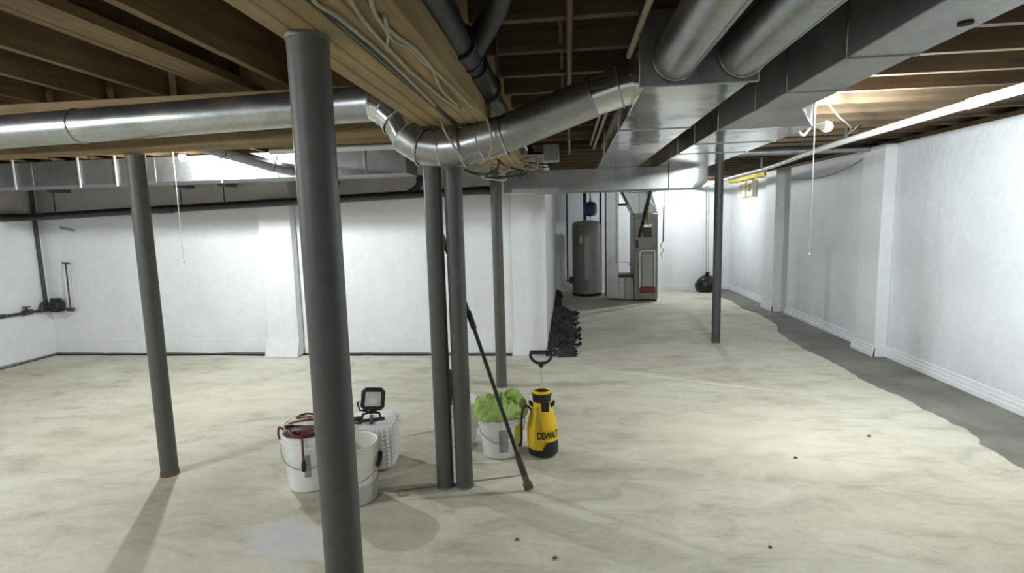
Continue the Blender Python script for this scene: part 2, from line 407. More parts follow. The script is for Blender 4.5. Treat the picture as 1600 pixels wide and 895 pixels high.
# ------------------------------------------------------------------ posts
def post(x, y, top, label, mat=M_post, r=.051, rust=False):
    t = thing('steel_post', label, 'post', (x, y, 0), 'round steel support posts')
    MB().lathe([(r, 0), (r, top - .012)], 32).build('shaft', mat, t)
    MB().lathe([(r + .003, top - .012), (r + .003, top)], 32).build('cap_plate', M_plate, t)
    MB().lathe([(r + .004, 0), (r + .003, .012 if not rust else .03)], 32).build('base_ring', M_rust if rust else M_plate, t)
bp = PZ(479.5, 55, BB)
post(-.632, 1.315, BB, 'thickest grey steel post, nearest the camera')
post(-2.606, 3.0 + .04, BB, 'grey steel post with rusty foot, standing alone left of the buckets', rust=True)
post(-.757, 2.985, BB, 'left one of the two grey posts standing close together')
post(-.640, 2.99, BB, 'right one of the two close grey posts, with a pole leaning behind it')
post(-.655, 4.93, BB, 'slim grey post behind the bucket with the green cloth')
post(1.83, 6.76, ZJ, 'dark grey steel post near the right wall, nearest the furnace', M_postd)

# ------------------------------------------------------------------ ducts
def seam_ring(c, r, ax, parent, mat=M_galv):
    MB().tube(ringpts(c, r + .002, 32, ax), .004, 6, closed=True).build('seam_ring', mat, parent)
R = .088
t = thing('round_duct', 'long galvanized round duct crossing under the beam to the square trunk', 'duct', (0, 0, 0))
cuts = [-6.72, -5.2, -3.95, -2.62, -1.36, -.97]
zc = lambda x: 2.192 + (x + .97) * .024
for a, b_ in zip(cuts[:-1], cuts[1:]):
    MB().tube([(a, 2.70, zc(a)), (b_ - .004, 2.70, zc(b_))], R, 36, caps=False).build('pipe_section', M_galv, t)
    seam_ring((b_, 2.70, zc(b_)), R, 0, t)
el = [(-.97, 2.70, 2.192), (-.89, 2.685, 2.155), (-.83, 2.665, 2.09), (-.785, 2.645, 2.01), (-.70, 2.625, 1.955), (-.60, 2.61, 1.94), (-.50, 2.60, 1.945), (-.41, 2.59, 1.965), (-.30, 2.58, 1.99)]
for i in range(len(el) - 1):
    a, b_ = Vector(el[i]), Vector(el[i + 1])
    # mitred gore: rings tilted half way between neighbours
    def ringat(j):
        p = Vector(el[j]); tt = (Vector(el[min(j + 1, len(el) - 1)]) - Vector(el[max(j - 1, 0)])).normalized()
        u = Vector((0, 1, 0)); u = (u - tt * u.dot(tt)).normalized(); w = tt.cross(u)
        return [p + (u * math.cos(2 * PI * k / 32) + w * math.sin(2 * PI * k / 32)) * (R + (.004 if i % 2 else .0)) for k in range(32)]
    A, B = ringat(i), ringat(i + 1)
    MB().add(A + B, [(k, (k + 1) % 32, 32 + (k + 1) % 32, 32 + k) for k in range(32)]).build('elbow_segment', M_foil if i < 3 else M_galv, t)
    MB().tube([q + (q - b_) * .03 for q in B], .0035, 6, closed=True).build('seam_ring', M_foil, t)
run = [Vector((-.30, 2.58, 1.99)), Vector((.12, 2.50, 2.125)), Vector((.235, 2.48, 2.155)), Vector((.30, 2.47, 2.165))]
for i in range(3):
    MB().tube([run[i], run[i + 1]], R - .002 * i, 36, caps=False).build('pipe_section', M_galv2 if i == 0 else M_foil, t)
    d_ = (run[i + 1] - run[i]).normalized(); u = d_.orthogonal().normalized(); w = d_.cross(u)
    MB().tube([run[i + 1] + (u * math.cos(a * PI / 16) + w * math.sin(a * PI / 16)) * (R + .002) for a in range(32)], .004, 6, closed=True).build('seam_ring', M_galv, t)
# hanger strap
MB().box(-1.20, -1.175, 2.60, 2.603, 2.17, 2.40).build('hanger_strap', M_galv2, t, smooth=False)

def rect_run(t, x0, x1, y0, y1, z0, z1, joints, mats=None, axis=1, mat=M_galv2, cleat=None):
    lo, hi = (y0, y1) if axis else (x0, x1)
    c = [lo] + joints + [hi]
    for a, b_ in zip(c[:-1], c[1:]):
        g = .003
        if axis: MB().box(x0, x1, a + g, b_ - g, z0, z1).build('duct_section', mat, t, bevel=.003)
        else: MB().box(a + g, b_ - g, y0, y1, z0, z1).build('duct_section', mat, t, bevel=.003)
    for j in joints:
        e = .004; w = .010
        if axis: MB().box(x0 - e, x1 + e, j - w, j + w, z0 - e, z1 + e).build('drive_cleat', cleat or M_galv2, t, bevel=.003)
        else: MB().box(j - w, j + w, y0 - e, y1 + e, z0 - e, z1 + e).build('drive_cleat', M_galv2, t, bevel=.003)
ZT = 2.06
t = thing('trunk_duct', 'wide shiny galvanized trunk duct fed by two round pipes', 'duct', (0, 0, 0))
rect_run(t, .285, .665, 2.06, 5.62, ZT, ZJ - .012, [3.05, 4.2], mat=M_foil)
MB().box(.265, .685, 2.045, 2.06, ZT - .008, ZJ - .012).build('end_flange', M_galv2, t, bevel=.003)
for x, lab in ((.395, 'left one of two fat round pipes entering the wide trunk duct overhead'), (.625, 'right one of two fat round pipes entering the wide trunk duct overhead')):
    t = thing('round_duct', lab, 'duct', (0, 0, 0))
    zc2 = 2.150
    for a, b_ in ((2.042, 1.2), (1.195, .2), (.195, -1.0)):
        MB().tube([(x, a, zc2), (x + (.0), b_, zc2)], .080, 36, caps=(b_ == -1.0)).build('pipe_section', M_galv, t)
    for yy in (2.03, 1.197, .197): seam_ring((x, yy, zc2), .080, 1, t)
    MB().tube([(x + .03, 2.03, zc2 - .075), (x + .03, -1.0, zc2 - .075)], .004, 6).build('lock_seam', M_galv, t)
t = thing('trunk_duct', 'narrow dark sided trunk duct running overhead toward the furnace', 'duct', (0, 0, 0))
rect_run(t, .875, 1.085, -1.2, 2.66, ZT, ZJ - .012, [.5, 1.2, 1.84, 2.3], mat=M_galv2, cleat=M_galvd)
MB().hexa([(.875, 2.66, ZT), (1.085, 2.66, ZT), (1.085, 2.66, ZJ - .012), (.875, 2.66, ZJ - .012)], [(.85, 3.18, ZT), (1.355, 3.18, ZT), (1.355, 3.18, ZJ - .012), (.85, 3.18, ZJ - .012)]).build('transition', M_galv2, t, bevel=.003)
rect_run(t, .85, 1.365, 3.185, 5.62, ZT, ZJ - .012, [3.75, 4.3], mat=M_foil)
MB().lathe([(.018, 0), (.018, .004)], 16, (1.03, 1.56, ZT - .005)).build('knockout', M_dark, t)
t = thing('cross_duct', 'galvanized box duct with a rounded end, crossing below the trunks', 'duct', (0, 0, 0))
rect_run(t, -.62, .95, 5.2, 5.62, 1.85, ZT, [-.3, .43], axis=0)
arc = [(.953, 5.2)] + [(1.34 - .16 + .16 * math.sin(a), 5.36 - .16 * math.cos(a)) for a in [PI / 2 * k / 8 for k in range(9)]] + [(1.34, 5.62), (.953, 5.62)]
b = MB(); nn = len(arc)
low = [(x if i in (0, nn - 1) else x - .07 * min(1, max(0, (x - 1.0) / .34)), y, 1.85) for i, (x, y) in enumerate(arc)]
b.add(low + [(x - .05 * min(1, max(0, (x - 1.) / .34)), y, 1.86 + .0) for x, y in arc] + [(x, y, 1.92) for x, y in arc] + [(x, y, ZT) for x, y in arc],
      [tuple(range(nn - 1, -1, -1)), tuple(range(3 * nn, 4 * nn))] + [(k * nn + i, k * nn + (i + 1) % nn, (k + 1) * nn + (i + 1) % nn, (k + 1) * nn + i) for k in range(3) for i in range(nn)])
b.build('end_elbow', M_galv2, t)
t = thing('wall_duct', 'flat galvanized duct hung along the middle wall behind the lit bulb', 'duct', (0, 0, 0))
rect_run(t, XL + .02, -1.5, 4.95, 5.35, 2.055, ZJ - .03, [-5.4, -4.05, -2.78, -1.9], axis=0, mat=M_galvw)
for px_ in (20, 122, 180, 345):
    p = PY(px_, 270, 4.93); MB().box(p.x - .007, p.x + .007, 4.935, 4.947, 2.03, ZJ).build('hanger_strap', M_pvc, t, smooth=False)
t = thing('branch_duct', 'small dark round branch pipe dropping into the wall duct', 'duct', (0, 0, 0))
pp = smooth_path([(-2.75, 3.25, 2.25), (-2.62, 3.9, 2.17), (-2.55, 4.45, 2.115), (-2.50, 4.75, 2.10), (-2.48, 4.94, 2.13)], 5)
MB().tube(pp, .05, 20).build('pipe_section', M_galvd, t)
for i in (5, 10, 14):
    d_ = (pp[i + 1] - pp[i]).normalized(); u = d_.orthogonal().normalized(); w = d_.cross(u)
    MB().tube([pp[i] + (u * math.cos(a * PI / 10) + w * math.sin(a * PI / 10)) * .052 for a in range(20)], .004, 6, closed=True).build('seam_ring', M_galvd, t)

# ------------------------------------------------------------------ pipes overhead
t = thing('drain_pipe', 'thick black plastic drain pipe beside the middle wood beam', 'pipe', (0, 0, 0))
XA, ZA = -.36, 2.19
MB().tube([(XA, -1.5, ZA + .03), (XA, 4.4, ZA - .03)], .046, 24).build('pipe', M_abs, t)
MB().tube([(XA, 1.86, ZA), (XA, 2.02, ZA)], .056, 24).build('collar', M_abs, t)
for yy in (1.86, 2.02): MB().tube(ringpts((XA, yy, ZA), .057, 24, 1), .006, 6, closed=True).build('collar_rim', M_black, t)
MB().tube(smooth_path([(XA, 2.12, ZA), (XA + .03, 2.0, ZA + .02), (XA + .1, 1.86, ZA + .05), (XA + .16, 1.70, ZA + .07), (XA + .22, 1.4, ZA + .09), (XA + .3, 1.1, ZA + .3)]), .042, 20).build('wye_branch', M_abs, t)
MB().tube([(XA, 2.12, ZA), (XA, 2.5, ZA - .01)], .06, 24).build('wye_fitting', M_abs, t)
MB().tube(ringpts((XA, 2.46, ZA - .01), .063, 24, 1), .008, 6, closed=True).build('collar_rim', M_abs, t)
MB().box(XA + .05, XA + .058, 2.46, 2.49, ZA - .08, ZD).build('hanger_strap', M_galv, t, smooth=False)

t = thing('drain_pipe', 'long black drain pipe along the top of the middle wall', 'pipe', (0, 0, 0))
YP = YM - .19
pp = [(XL + .25, YP, 1.7915), (-.98, YP, 1.935), (-.86, YP + .01, 1.925)]
MB().tube([pp[0], pp[1]], .045, 20).build('pipe', M_abs, t)
MB().tube(smooth_path([(XL + .3, YP, 1.793), (XL + .12, YP - .01, 1.788), (XL + .06, YP - .08, 1.785), (XL + .055, YP - .3, 1.78)]), .047, 20).build('elbow', M_abs, t)
MB().tube([(XL + .055, YP - .28, 1.78), (XL + .055, YN, 1.72)], .045, 20).build('pipe', M_abs, t)
MB().tube(smooth_path([pp[1], (-.9, YP, 1.934), (-.8, YP + .05, 1.915), (-.78, YP + .06, 1.91)]), [.047] * 12 + [.03] * 7, 16).build('end_fitting', M_abs, t)
for xx in (-2.72, -1.72):
    zz = 1.785 + (xx - XL) / 5.74 * .150
    MB().tube(smooth_path([(xx - .12, YP, zz), (xx - .03, YP, zz + .04), (xx + .04, YP, zz + .1), (xx + .06, YP, zz + .19)]), .036, 16).build('wye_branch', M_abs, t)
    MB().tube([(xx + .055, YP, zz + .15), (xx + .065, YP, zz + .21)], .045, 16).build('hub', M_abs, t)
for xx in (-6.28, -4.6, -4.05):
    zz = 1.785 + (xx - XL) / 5.74 * .150
    MB().tube([(xx, YP, zz), (xx, YP, 2.09)], .007, 8).build('hanger_rod', M_dpipe, t)
    MB().box(xx - .05, xx + .05, YP - .03, YM, 2.08, 2.12).build('hanger_bracket', M_plate, t, smooth=False)
MB().tube([(-4.9, YP, 1.83), (-4.72, YP, 1.835)], .052, 20).build('collar', M_abs, t)

tag(MB().tube([(.012, -1, 2.30), (.022, 6.0, 2.30)], .013, 12).build('steel_pipe', M_brownpipe), 'thin brown pipe running along the joists left of the trunk duct', 'pipe')
tag(MB().tube([(.27, -1, 2.25), (.262, 2.35, 2.25)], .012, 12).build('plastic_pipe', M_cable), 'pale tube running overhead beside the two fat round pipes', 'pipe')
tag(MB().tube([(.255, 2.75, 2.25), (.245, 5.0, 2.22)], .011, 12).build('plastic_pipe', M_cable), 'pale tube along the left side of the wide trunk duct', 'pipe')
tag(MB().tube([(.225, 2.75, 2.27), (.215, 5.0, 2.25)], .010, 12).build('steel_pipe', M_galv2), 'thin metal pipe beside the pale tube on the trunk duct', 'pipe')
t = thing('pvc_pipe', 'long white plastic pipe hung below the right hand joists', 'pipe', (0, 0, 0))
pv = [(2.47, -1.0, 2.225), (2.47, 3.6, 2.225)]; pv2 = smooth_path([(2.47, 3.6, 2.225), (2.50, 5.6, 2.215), (2.60, 7.2, 2.19), (2.63, 9.0, 2.19), (2.66, 11.75, 2.17)])
MB().tube(pv, .03, 20).build('pipe', M_pvc, t); MB().tube(pv2, .027, 20).build('pipe', M_pvc, t)
MB().tube([(2.47, 3.52, 2.225), (2.47, 3.66, 2.225)], .034, 20).build('coupling', M_pvc, t)
for yy in (2.9, 5.2, 7.5): MB().box(2.46 + max(0, yy - 4) * .03, 2.48 + max(0, yy - 4) * .03, yy, yy + .02, 2.2, ZJ + .02).build('hanger_strap', M_galv, t, smooth=False)
tag(MB().tube([(1.72, 6.35, 2.275), (XR, 6.35, 2.275)], .038, 16).build('steel_pipe', M_galv2), 'grey pipe crossing to the right wall above the pilaster', 'pipe')
ip = tag(MB().tube([(-1.75, 3.06, 2.03), (-.78, 3.06, 2.03)], .019, 12).build('insulated_pipe', M_bucket3), 'short pale wrapped pipe just behind the cross beam', 'pipe')

# ------------------------------------------------------------------ cables
def cable(name, pts, r, mat, label, cat='cable', k=6):
    return tag(MB().tube(smooth_path(pts, k), r, 8).build(name, mat), label, cat)
zb = BB - .008
def on_beam(*pp): return [tuple(PZ(x, y, zb)) for x, y in pp]
cable('electrical_cable', on_beam((470, -60), (490, 0), (522, 22), (545, 40), (590, 78), (640, 125), (680, 165)), .005, M_cable, 'cream cable wandering along the underside of the beam above the nearest post')
cable('electrical_cable', on_beam((530, -60), (548, 0), (575, 40), (607, 75), (640, 110), (668, 133), (690, 152), (720, 172)), .005, M_cable, 'longest cream cable sagging across the stapled beam')
cable('electrical_cable', on_beam((575, -20), (588, 25), (618, 55), (650, 78), (675, 108), (690, 140), (715, 165)), .005, M_cable, 'cream cable looping over the right part of the stapled beam')
cable('electrical_cable', on_beam((590, 25), (612, 60), (640, 75), (660, 95), (700, 130), (742, 172)), .004, M_cable, 'thin cream cable crossing others near the black drain pipe')
cable('electrical_cable', on_beam((600, 25), (606, 50), (604, 78)), .004, M_cable, 'short loose end of cream cable on the stapled beam')
cable('electrical_cable', [(-.523, -1, BB + .012), (-.523, 1.5, BB + .012), (-.523, 2.9, BB + .012)], .012, M_black, 'straight black cable in the gap between the two wood beams')
# loops over the round duct
for pts_, lab in (([(-.57, 2.46, 2.045), (-.55, 2.45, 1.99), (-.51, 2.47, 1.92), (-.47, 2.49, 1.87)], 'pale cable hanging over the front of the round duct, left loop'),
                  ([(-.38, 2.45, 2.09), (-.35, 2.45, 2.02), (-.34, 2.46, 1.95), (-.36, 2.5, 1.88), (-.41, 2.53, 1.855)], 'pale cable hanging over the front of the round duct, right loop')):
    cable('electrical_cable', pts_, .005, M_cable, lab)
cable('electrical_cable', [(-.50, 2.62, 1.838), (-.45, 2.66, 1.82), (-.39, 2.64, 1.815), (-.34, 2.6, 1.83), (-.32, 2.55, 1.87)], .006, M_black, 'short black cable drooping under the bend of the round duct')
# tangle by the end of the beam
tang = bpy.data.objects.new('cable_bundle', None); COL.objects.link(tang); tag(tang, 'tangle of pale cables at the far end of the beams above the slim post', 'cable'); tang.location = (-.5, 4.8, BB)
random.seed(3)
for i in range(12):
    p0 = Vector((random.uniform(-.2, .25), random.uniform(-.5, .1), random.uniform(-.02, .03)))
    q = [p0] + [p0 + Vector((random.uniform(-.16, .22), random.uniform(-.2, .1), random.uniform(-.12, .06))) for _ in range(3)]
    MB().tube(smooth_path(q, 5), .007, 6).build('cable_strand', random.choice([M_cable, M_cable, M_black, M_cablew]), tang)
MB().box(.32, .44, -.6, -.48, -.01, .12).build('junction_box', M_galv2, tang, bevel=.004)
cable('electrical_cable', [(1.09, 2.75, 2.33), (1.3, 2.78, 2.345), (1.42, 2.82, 2.33), (1.46, 2.86, 2.32)], .009, M_cable, 'pale cable end poking out above the dark sided trunk duct')
t = thing('junction_box', 'small pale blue electrical box on the joist right of the trunk', 'box', (1.5, 2.90, ZJ))
MB().box(-.10, .07, -.03, .05, -.035, 0).build('box_body', M_wpanel, t, bevel=.004); MB().box(-.06, .03, .05, .1, -.05, 0).build('cover', M_blue, t, bevel=.003)
cable('electrical_cable', [(1.66, 3.70, 2.28), (1.8, 3.85, 2.22), (2.1, 4.3, 2.21), (2.38, 4.9, 2.24), (2.5, 5.0, 2.32)], .005, M_cable, 'thin cable swagging from the right bulb to the white pipe')
cable('electrical_cable', [(1.38, 3.45, 2.16), (1.42, 3.52, 2.09), (1.48, 3.6, 2.07), (1.535, 3.64, 2.12)], .008, M_cablew, 'white cord looping from the trunk duct to the right bulb')
cable('electrical_cable', [(3.40, 8.6, 2.1), (3.40, 7.7, 2.06), (3.40, 7.0, 2.12), (3.38, 6.5, 2.22)], .006, M_cable, 'grey cable draped along the top of the right wall')

# ------------------------------------------------------------------ lamps
BM = {}
def bulb_lamp(x, y, label, power=1.0, string=None, sx=None, tilt=None):
    if power not in BM: BM[power] = emit('lit_bulb', (.935, .99, 1.0), BULB * power)
    t = thing('bare_bulb', label, 'lamp', (x, y, ZJ), 'bare bulbs on the joists')
    MB().lathe([(.055, 0), (.055, -.012), (.04, -.03), (.024, -.034)], 24).build('lampholder', M_porc, t)
    b = MB().lathe([(.0295, -.05), (.031, -.068), (.026, -.086), (.014, -.097), (.003, -.1)], 16).build('bulb', BM[power], t)
    MB().lathe([(.013, 0), (.014, -.012), (.021, -.028), (.031, -.046), (.031, -.051)], 16).build('bulb_housing', M_porc, b)
    b.location = (0, 0, -.034)
    if tilt:
        b.location = (.0, 0, -.195); b.rotation_euler = tilt
        MB().tube([(0, 0, -.03), (-.03, 0, -.12), (-.03, 0, -.18), (.0, 0, -.195)], .014, 10).build('socket_stem', M_porc, t)
    if string:
        s = MB().tube([(sx, -.05, -.02), (sx, -.052, -string)], .0028, 6).build('pull_string', M_string, t)
        MB().lathe([(.003, .02), (.007, .012), (.008, 0), (.004, -.006)], 10, (sx, -.052, -string)).build('pull_knob', M_porc, s)
bulb_lamp(-3.44, 4.55, 'glowing bare bulb with pull string, in front of the wall duct', 1.25, 1.04, -.05)
bulb_lamp(1.575, 3.65, 'glowing bulb tilted sideways beside the wide trunk duct', 1.55, 1.02, -.03, (0, -1.4, 0))
bulb_lamp(2.2, 10.58, 'glowing bulb hidden behind the cross duct near the furnace', .8, .62, -.05)
bulb_lamp(-4.3, .8, 'bulb overhead to the left of the camera', 1.5)
bulb_lamp(-2.06, -.75, 'added bulb behind the camera, unseen fill for the bucket fronts', .6)  # added lamp, out of view, to brighten the bucket fronts
lp = PY(446, 244, 4.55)
t = thing('led_light', 'small flat lit panel light above the branch pipe', 'lamp', (lp.x, 4.55, ZJ))
MB().box(-.11, .11, -.06, .06, -.11, -.075).build('housing', M_wpanel, t, bevel=.006); MB().box(-.09, .09, -.05, .05, -.116, -.109).build('diffuser', M_led, t, smooth=False)
MB().tube([(0, 0, -.08), (0, 0, 0)], .012, 10).build('stem', M_porc, t)
tag(MB().tube([(1.45, 7.885, ZJ), (1.45, 7.885, 1.78)], .0035, 6).build('pull_string', M_string), 'thin white string hanging right of the furnace', 'string')

# ------------------------------------------------------------------ buckets and tools
def bucket(name, label, c, mat, h=.345, rt=.15, rb=.13, handle=True, ang=0, grip=None):
    t = thing(name, label, 'bucket', (c[0], c[1], 0.001), 'plastic buckets on the floor', ang)
    r = lambda z: rb + (rt - .006 - rb) * z / h
    prof = [(rb - .012, .0), (rb, .006), (r(h * .78), h * .78), (r(h * .78) + .008, h * .785), (r(h * .80) + .008, h * .805), (r(h * .81), h * .81),
            (r(h * .88), h * .88), (r(h * .88) + .008, h * .885), (r(h * .9) + .008, h * .905), (r(h * .91), h * .91), (r(h * .97), h * .965), (rt, h * .97), (rt + .002, h * .99), (rt - .004, h), (rt - .012, h * .99),
            (rt - .014, h * .95), (rb - .006, .012)]
    MB().lathe(prof, 40, cap0=True, cap1=True).build('shell', mat, t, ang=50)
    if handle:
        rr = rt + .008; z0 = h * .8
        for s in (-1, 1): MB().tube([(s * (rt - .012), 0, z0), (s * (rr + .006), 0, z0)], .014, 12).build('handle_boss', mat, t)
        hp = [(rr * math.cos(a), -rr * math.sin(a) * 1.02, z0 - .115 * math.sin(a)) for a in [PI * k / 20 for k in range(21)]]
        hw = MB().tube(hp, .0028, 6).build('wire_handle', M_wire, t)
        if grip:
            g = [hp[i] for i in range(len(hp)) if grip[0] <= i <= grip[1]]
            MB().tube(g, .014, 10).build('grip', M_black, hw)
    return t
b1 = bucket('bucket', 'white bucket topped with a coiled dark red cord', (-1.60, 2.98), M_bucket, rt=.155, rb=.135, ang=.25)
b2 = bucket('bucket', 'open cream bucket half hidden behind the nearest post', (-1.262, 2.82), M_bucket2, rt=.152, rb=.13, ang=.5, grip=(1, 4))
for z0, z1 in ((.01, .115),):
    MB().lathe([(.1335 + .012 * z0 / .115, z0), (.1395, z1)], 40, cap0=False, cap1=False).build('lower_band', M_bucket3, b2)  # greyer band around the lower part of the bucket
def curved_patch(parent, name, mat, r0, r1, z0, z1, a0, a1, n=10):
    vs_ = []
    for i in range(n + 1):
        a = a0 + (a1 - a0) * i / n
        for r, z in ((r0, z0), (r1, z1)): vs_.append((r * math.cos(a), r * math.sin(a), z))
    return MB().add(vs_, [(2 * i, 2 * i + 2, 2 * i + 3, 2 * i + 1) for i in range(n)]).build(name, mat, parent)
def rad(z, rt, rb, h=.345): return rb + (rt - .006 - rb) * z / h + .0015
curved_patch(b1, 'printed_strip', M_print, rad(.1, .155, .135), rad(.24, .155, .135), .1, .24, -1.62, -1.35)
curved_patch(b2, 'printed_strip', M_print, rad(.03, .152, .13) + .006, rad(.18, .152, .13), .03, .18, -1.72, -1.6)
# red cord coil on bucket 1
t = thing('extension_cord', 'dark red extension cord coiled on top of the white bucket', 'cord', (-1.60, 2.98, .346))
random.seed(11)
for i in range(7):
    rx, ry, zz = random.uniform(.10, .165), random.uniform(.10, .16), .006 + .006 * i
    ph = random.uniform(0, 6.28); ox, oy = random.uniform(-.012, .012), random.uniform(-.012, .012)
    MB().tube([(ox + rx * math.cos(a), oy + ry * math.sin(a), zz + .008 * math.sin(2 * a + ph) + .006 * math.sin(5 * a + ph)) for a in [2 * PI * k / 40 for k in range(40)]], .0065, 8, closed=True).build('cord_loop', M_red, t)
for s in ([(-.13, -.06, .02), (-.16, -.05, .03), (-.172, -.045, -.01), (-.17, -.04, -.05)], [(.03, -.13, .02), (.045, -.165, .015), (.048, -.174, -.06), (.046, -.172, -.13)],
          [(-.1, .05, .05), (0, .0, .075), (.1, -.03, .05)], [(-.12, -.03, .04), (-.02, -.06, .075), (.1, .02, .06)]):
    MB().tube(smooth_path(s), .0065, 8).build('cord_end', M_red, t)
MB().tube([(.046, -.172, -.12), (.045, -.172, -.15), (.045, -.172, -.185)], [.009, .014, .013], 10).build('plug', M_black, t)
MB().add(*(lambda g: ([(x * .05 - .02, y * .03, .05 + .02 * noise.noise((x, y, 1))) for x in range(-2, 3) for y in range(-2, 3)], [(i * 5 + j, i * 5 + j + 1, i * 5 + j + 6, i * 5 + j + 5) for i in range(4) for j in range(4)]))(0)).build('rag', M_bucket2, t)

# white container with a bumpy square grid
t = thing('grid_container', 'white plastic container with a bumpy square grid on its sides', 'container', (-1.305, 3.265, .002), rz=.15)
b = MB(); hx, hy, hz, rc = .15, .145, .315, .05
per = []
for cx_, cy_, a0 in ((hx - rc, hy - rc, 0), (-hx + rc, hy - rc, PI / 2), (-hx + rc, -hy + rc, PI), (hx - rc, -hy + rc, 1.5 * PI)):
    for k in range(6): a = a0 + PI / 2 * k / 5; per.append((cx_ + rc * math.cos(a), cy_ + rc * math.sin(a)))
nn = len(per); prof = [(.72, .0), (.86, .006), (.93, .02), (.96, .05), (.99, .26), (1, .285), (.97, .303), (.9, .312), (.6, .315)]
vs_ = [(x * s, y * s, z) for s, z in prof for x, y in per]
b.add(vs_, [(i * nn + k, i * nn + (k + 1) % nn, (i + 1) * nn + (k + 1) % nn, (i + 1) * nn + k) for i in range(len(prof) - 1) for k in range(nn)] + [tuple(range(nn - 1, -1, -1)), tuple((len(prof) - 1) * nn + k for k in range(nn))])
b.build('shell', M_bucket, t, ang=60)
kn = MB().lathe([(.0165, -.001), (.0145, .006), (.009, .0105), (.002, .011)], 4).build('knob', M_bucket, t)
def perim(s):         # point on rounded rectangle at arc length
    L = [math.dist(per[i], per[(i + 1) % nn]) for i in range(nn)]; T = sum(L); s = (s % 1) * T
    for i in range(nn):
        if s <= L[i]:
            u = s / L[i]; p, q = per[i], per[(i + 1) % nn]; return (p[0] + (q[0] - p[0]) * u, p[1] + (q[1] - p[1]) * u), math.atan2(q[1] - p[1], q[0] - p[0]) - PI / 2
        s -= L[i]
first = True
for row in range(10):
    z = .036 + row * .0265; sc_ = .958 + .03 * (z - .05) / .21
    for c_ in range(38):
        (x, y), a = perim((c_ + .5) / 38)
        wy = t.rotation_euler.z + a
        if math.sin(wy) > .6: continue
        o = kn if first else inst(kn, 'knob', t); first = False
        o.location = (x * sc_, y * sc_, z); o.rotation_mode = 'XYZ'; o.rotation_euler = (PI / 4, PI / 2, a)
# work light standing on it
t = thing('work_light', 'black work light with a square lens standing on the bumpy white container', 'work light', (-1.285, 3.20, .318), rz=.35)
MB().box(-.085, .085, -.012, .012, 0, .016).build('foot', M_black, t, bevel=.004); MB().box(-.012, .012, -.07, .08, .001, .015).build('foot', M_black, t, bevel=.004)
MB().tube([(-.06, 0, .016), (-.05, 0, .05), (0, 0, .06), (.05, 0, .05), (.06, 0, .016)], .008, 8).build('stand', M_black, t)
MB().tube([(0, 0, .05), (0, 0, .085)], .012, 8).build('swivel', M_black, t)
hd = MB(); hw, hh = .062, .062
hd.tube([(hw * x, -.01, .15 + hh * z) for x, z in ((-1, -.8), (-.8, -1), (.8, -1), (1, -.8), (1, .8), (.8, 1), (-.8, 1), (-1, .8))], .014, 8, closed=True)
hd.box(-.056, .056, -.008, .035, .095, .205)
ho = hd.build('lamp_head', M_black, t); ho.rotation_euler = (0, .12, 0)
MB().box(-.049, .049, -.014, -.008, .102, .198).build('lens', M_glassw, ho, smooth=False)
MB().box(-.015, .025, -.0155, -.0135, .115, .15).build('led_chip', M_wpanel, ho, smooth=False)
for k in range(5): MB().box(-.05, .05, .035, .05, .105 + k * .02, .109 + k * .02).build('cooling_fin', M_black, ho, smooth=False)
MB().tube([(-.065, .0, .14), (-.08, 0, .13), (-.07, 0, .08), (0, 0, .06)], .006, 6).build('bracket', M_black, t)
MB().tube([(.065, .0, .14), (.085, 0, .12), (.07, 0, .075), (0, 0, .06)], .006, 6).build('bracket', M_black, t)
MB().tube(smooth_path([(-.09, .0, .03), (-.12, -.03, .02), (-.1, -.06, .02), (-.06, -.05, .012)]), .007, 8).build('power_cord', M_red, t)
MB().tube([(-.13, .02, .018), (-.06, .01, .02)], .016, 8).build('battery_pack', M_black, t)

# white bucket with green cloth
b3 = bucket('bucket', 'white printed bucket stuffed with a green cloth', (-.475, 3.48), M_bucket, h=.30, rt=.155, rb=.13, ang=.2)
curved_patch(b3, 'printed_drawing', M_print, rad(.05, .155, .13, .3), rad(.21, .155, .13, .3), .05, .21, -1.75, -1.3)
curved_patch(b3, 'yellow_label', M_yellowl, rad(.1, .155, .13, .3), rad(.22, .155, .13, .3), .1, .22, -.95, -.55)
b = MB(); nr, na = 22, 84; vs_ = []
for i in range(nr + 1):
    u = i / nr
    for k in range(na):
        a = 2 * PI * k / na; ca, sa = math.cos(a), math.sin(a)
        fold = noise.noise((ca * 1.6, sa * 1.6, u * 1.2)) ; sw = a + 1.1 * u; f2 = (1 - 3.0 * abs(noise.noise((math.cos(sw) * 3.1, math.sin(sw) * 3.1, u * .9 + 7)))) * .8
        rr = .178 * min(1, u / .80) + .012 * f2 * u
        z = .335 + .045 * (1 - u) + .055 * fold * (1 - abs(u - .5)) + .03 * f2 * (1 - .4 * u)
        z += .04 * (.5 - 2.2 * abs(noise.noise((ca * u * 5 + 3, sa * u * 5, 2.5)))) * (1 - .5 * u) + .02 * (.4 - 2 * abs(noise.noise((ca * u * 11, sa * u * 11 + 5, 1.5))))
        if ca > 0: z += .045 * math.exp(-((u - .5) / .22) ** 2) * ca
        if u > .76: q_ = (u - .76) / .24; z = z * (1 - q_) + (.278 + .03 * fold + .02 * f2) * q_
        else: z = max(z, .306)
        vs_.append((rr * ca, rr * sa, z))
b.add(vs_, [(i * na + k, i * na + (k + 1) % na, (i + 1) * na + (k + 1) % na, (i + 1) * na + k) for i in range(nr) for k in range(na)])
g = b.build('cloth', M_green, ang=180, loc=(-.475, 3.48, 0)); tag(g, 'crumpled lime green cloth piled over the rim of a bucket', 'cloth')
md = g.modifiers.new('thick', 'SOLIDIFY'); md.thickness = .004

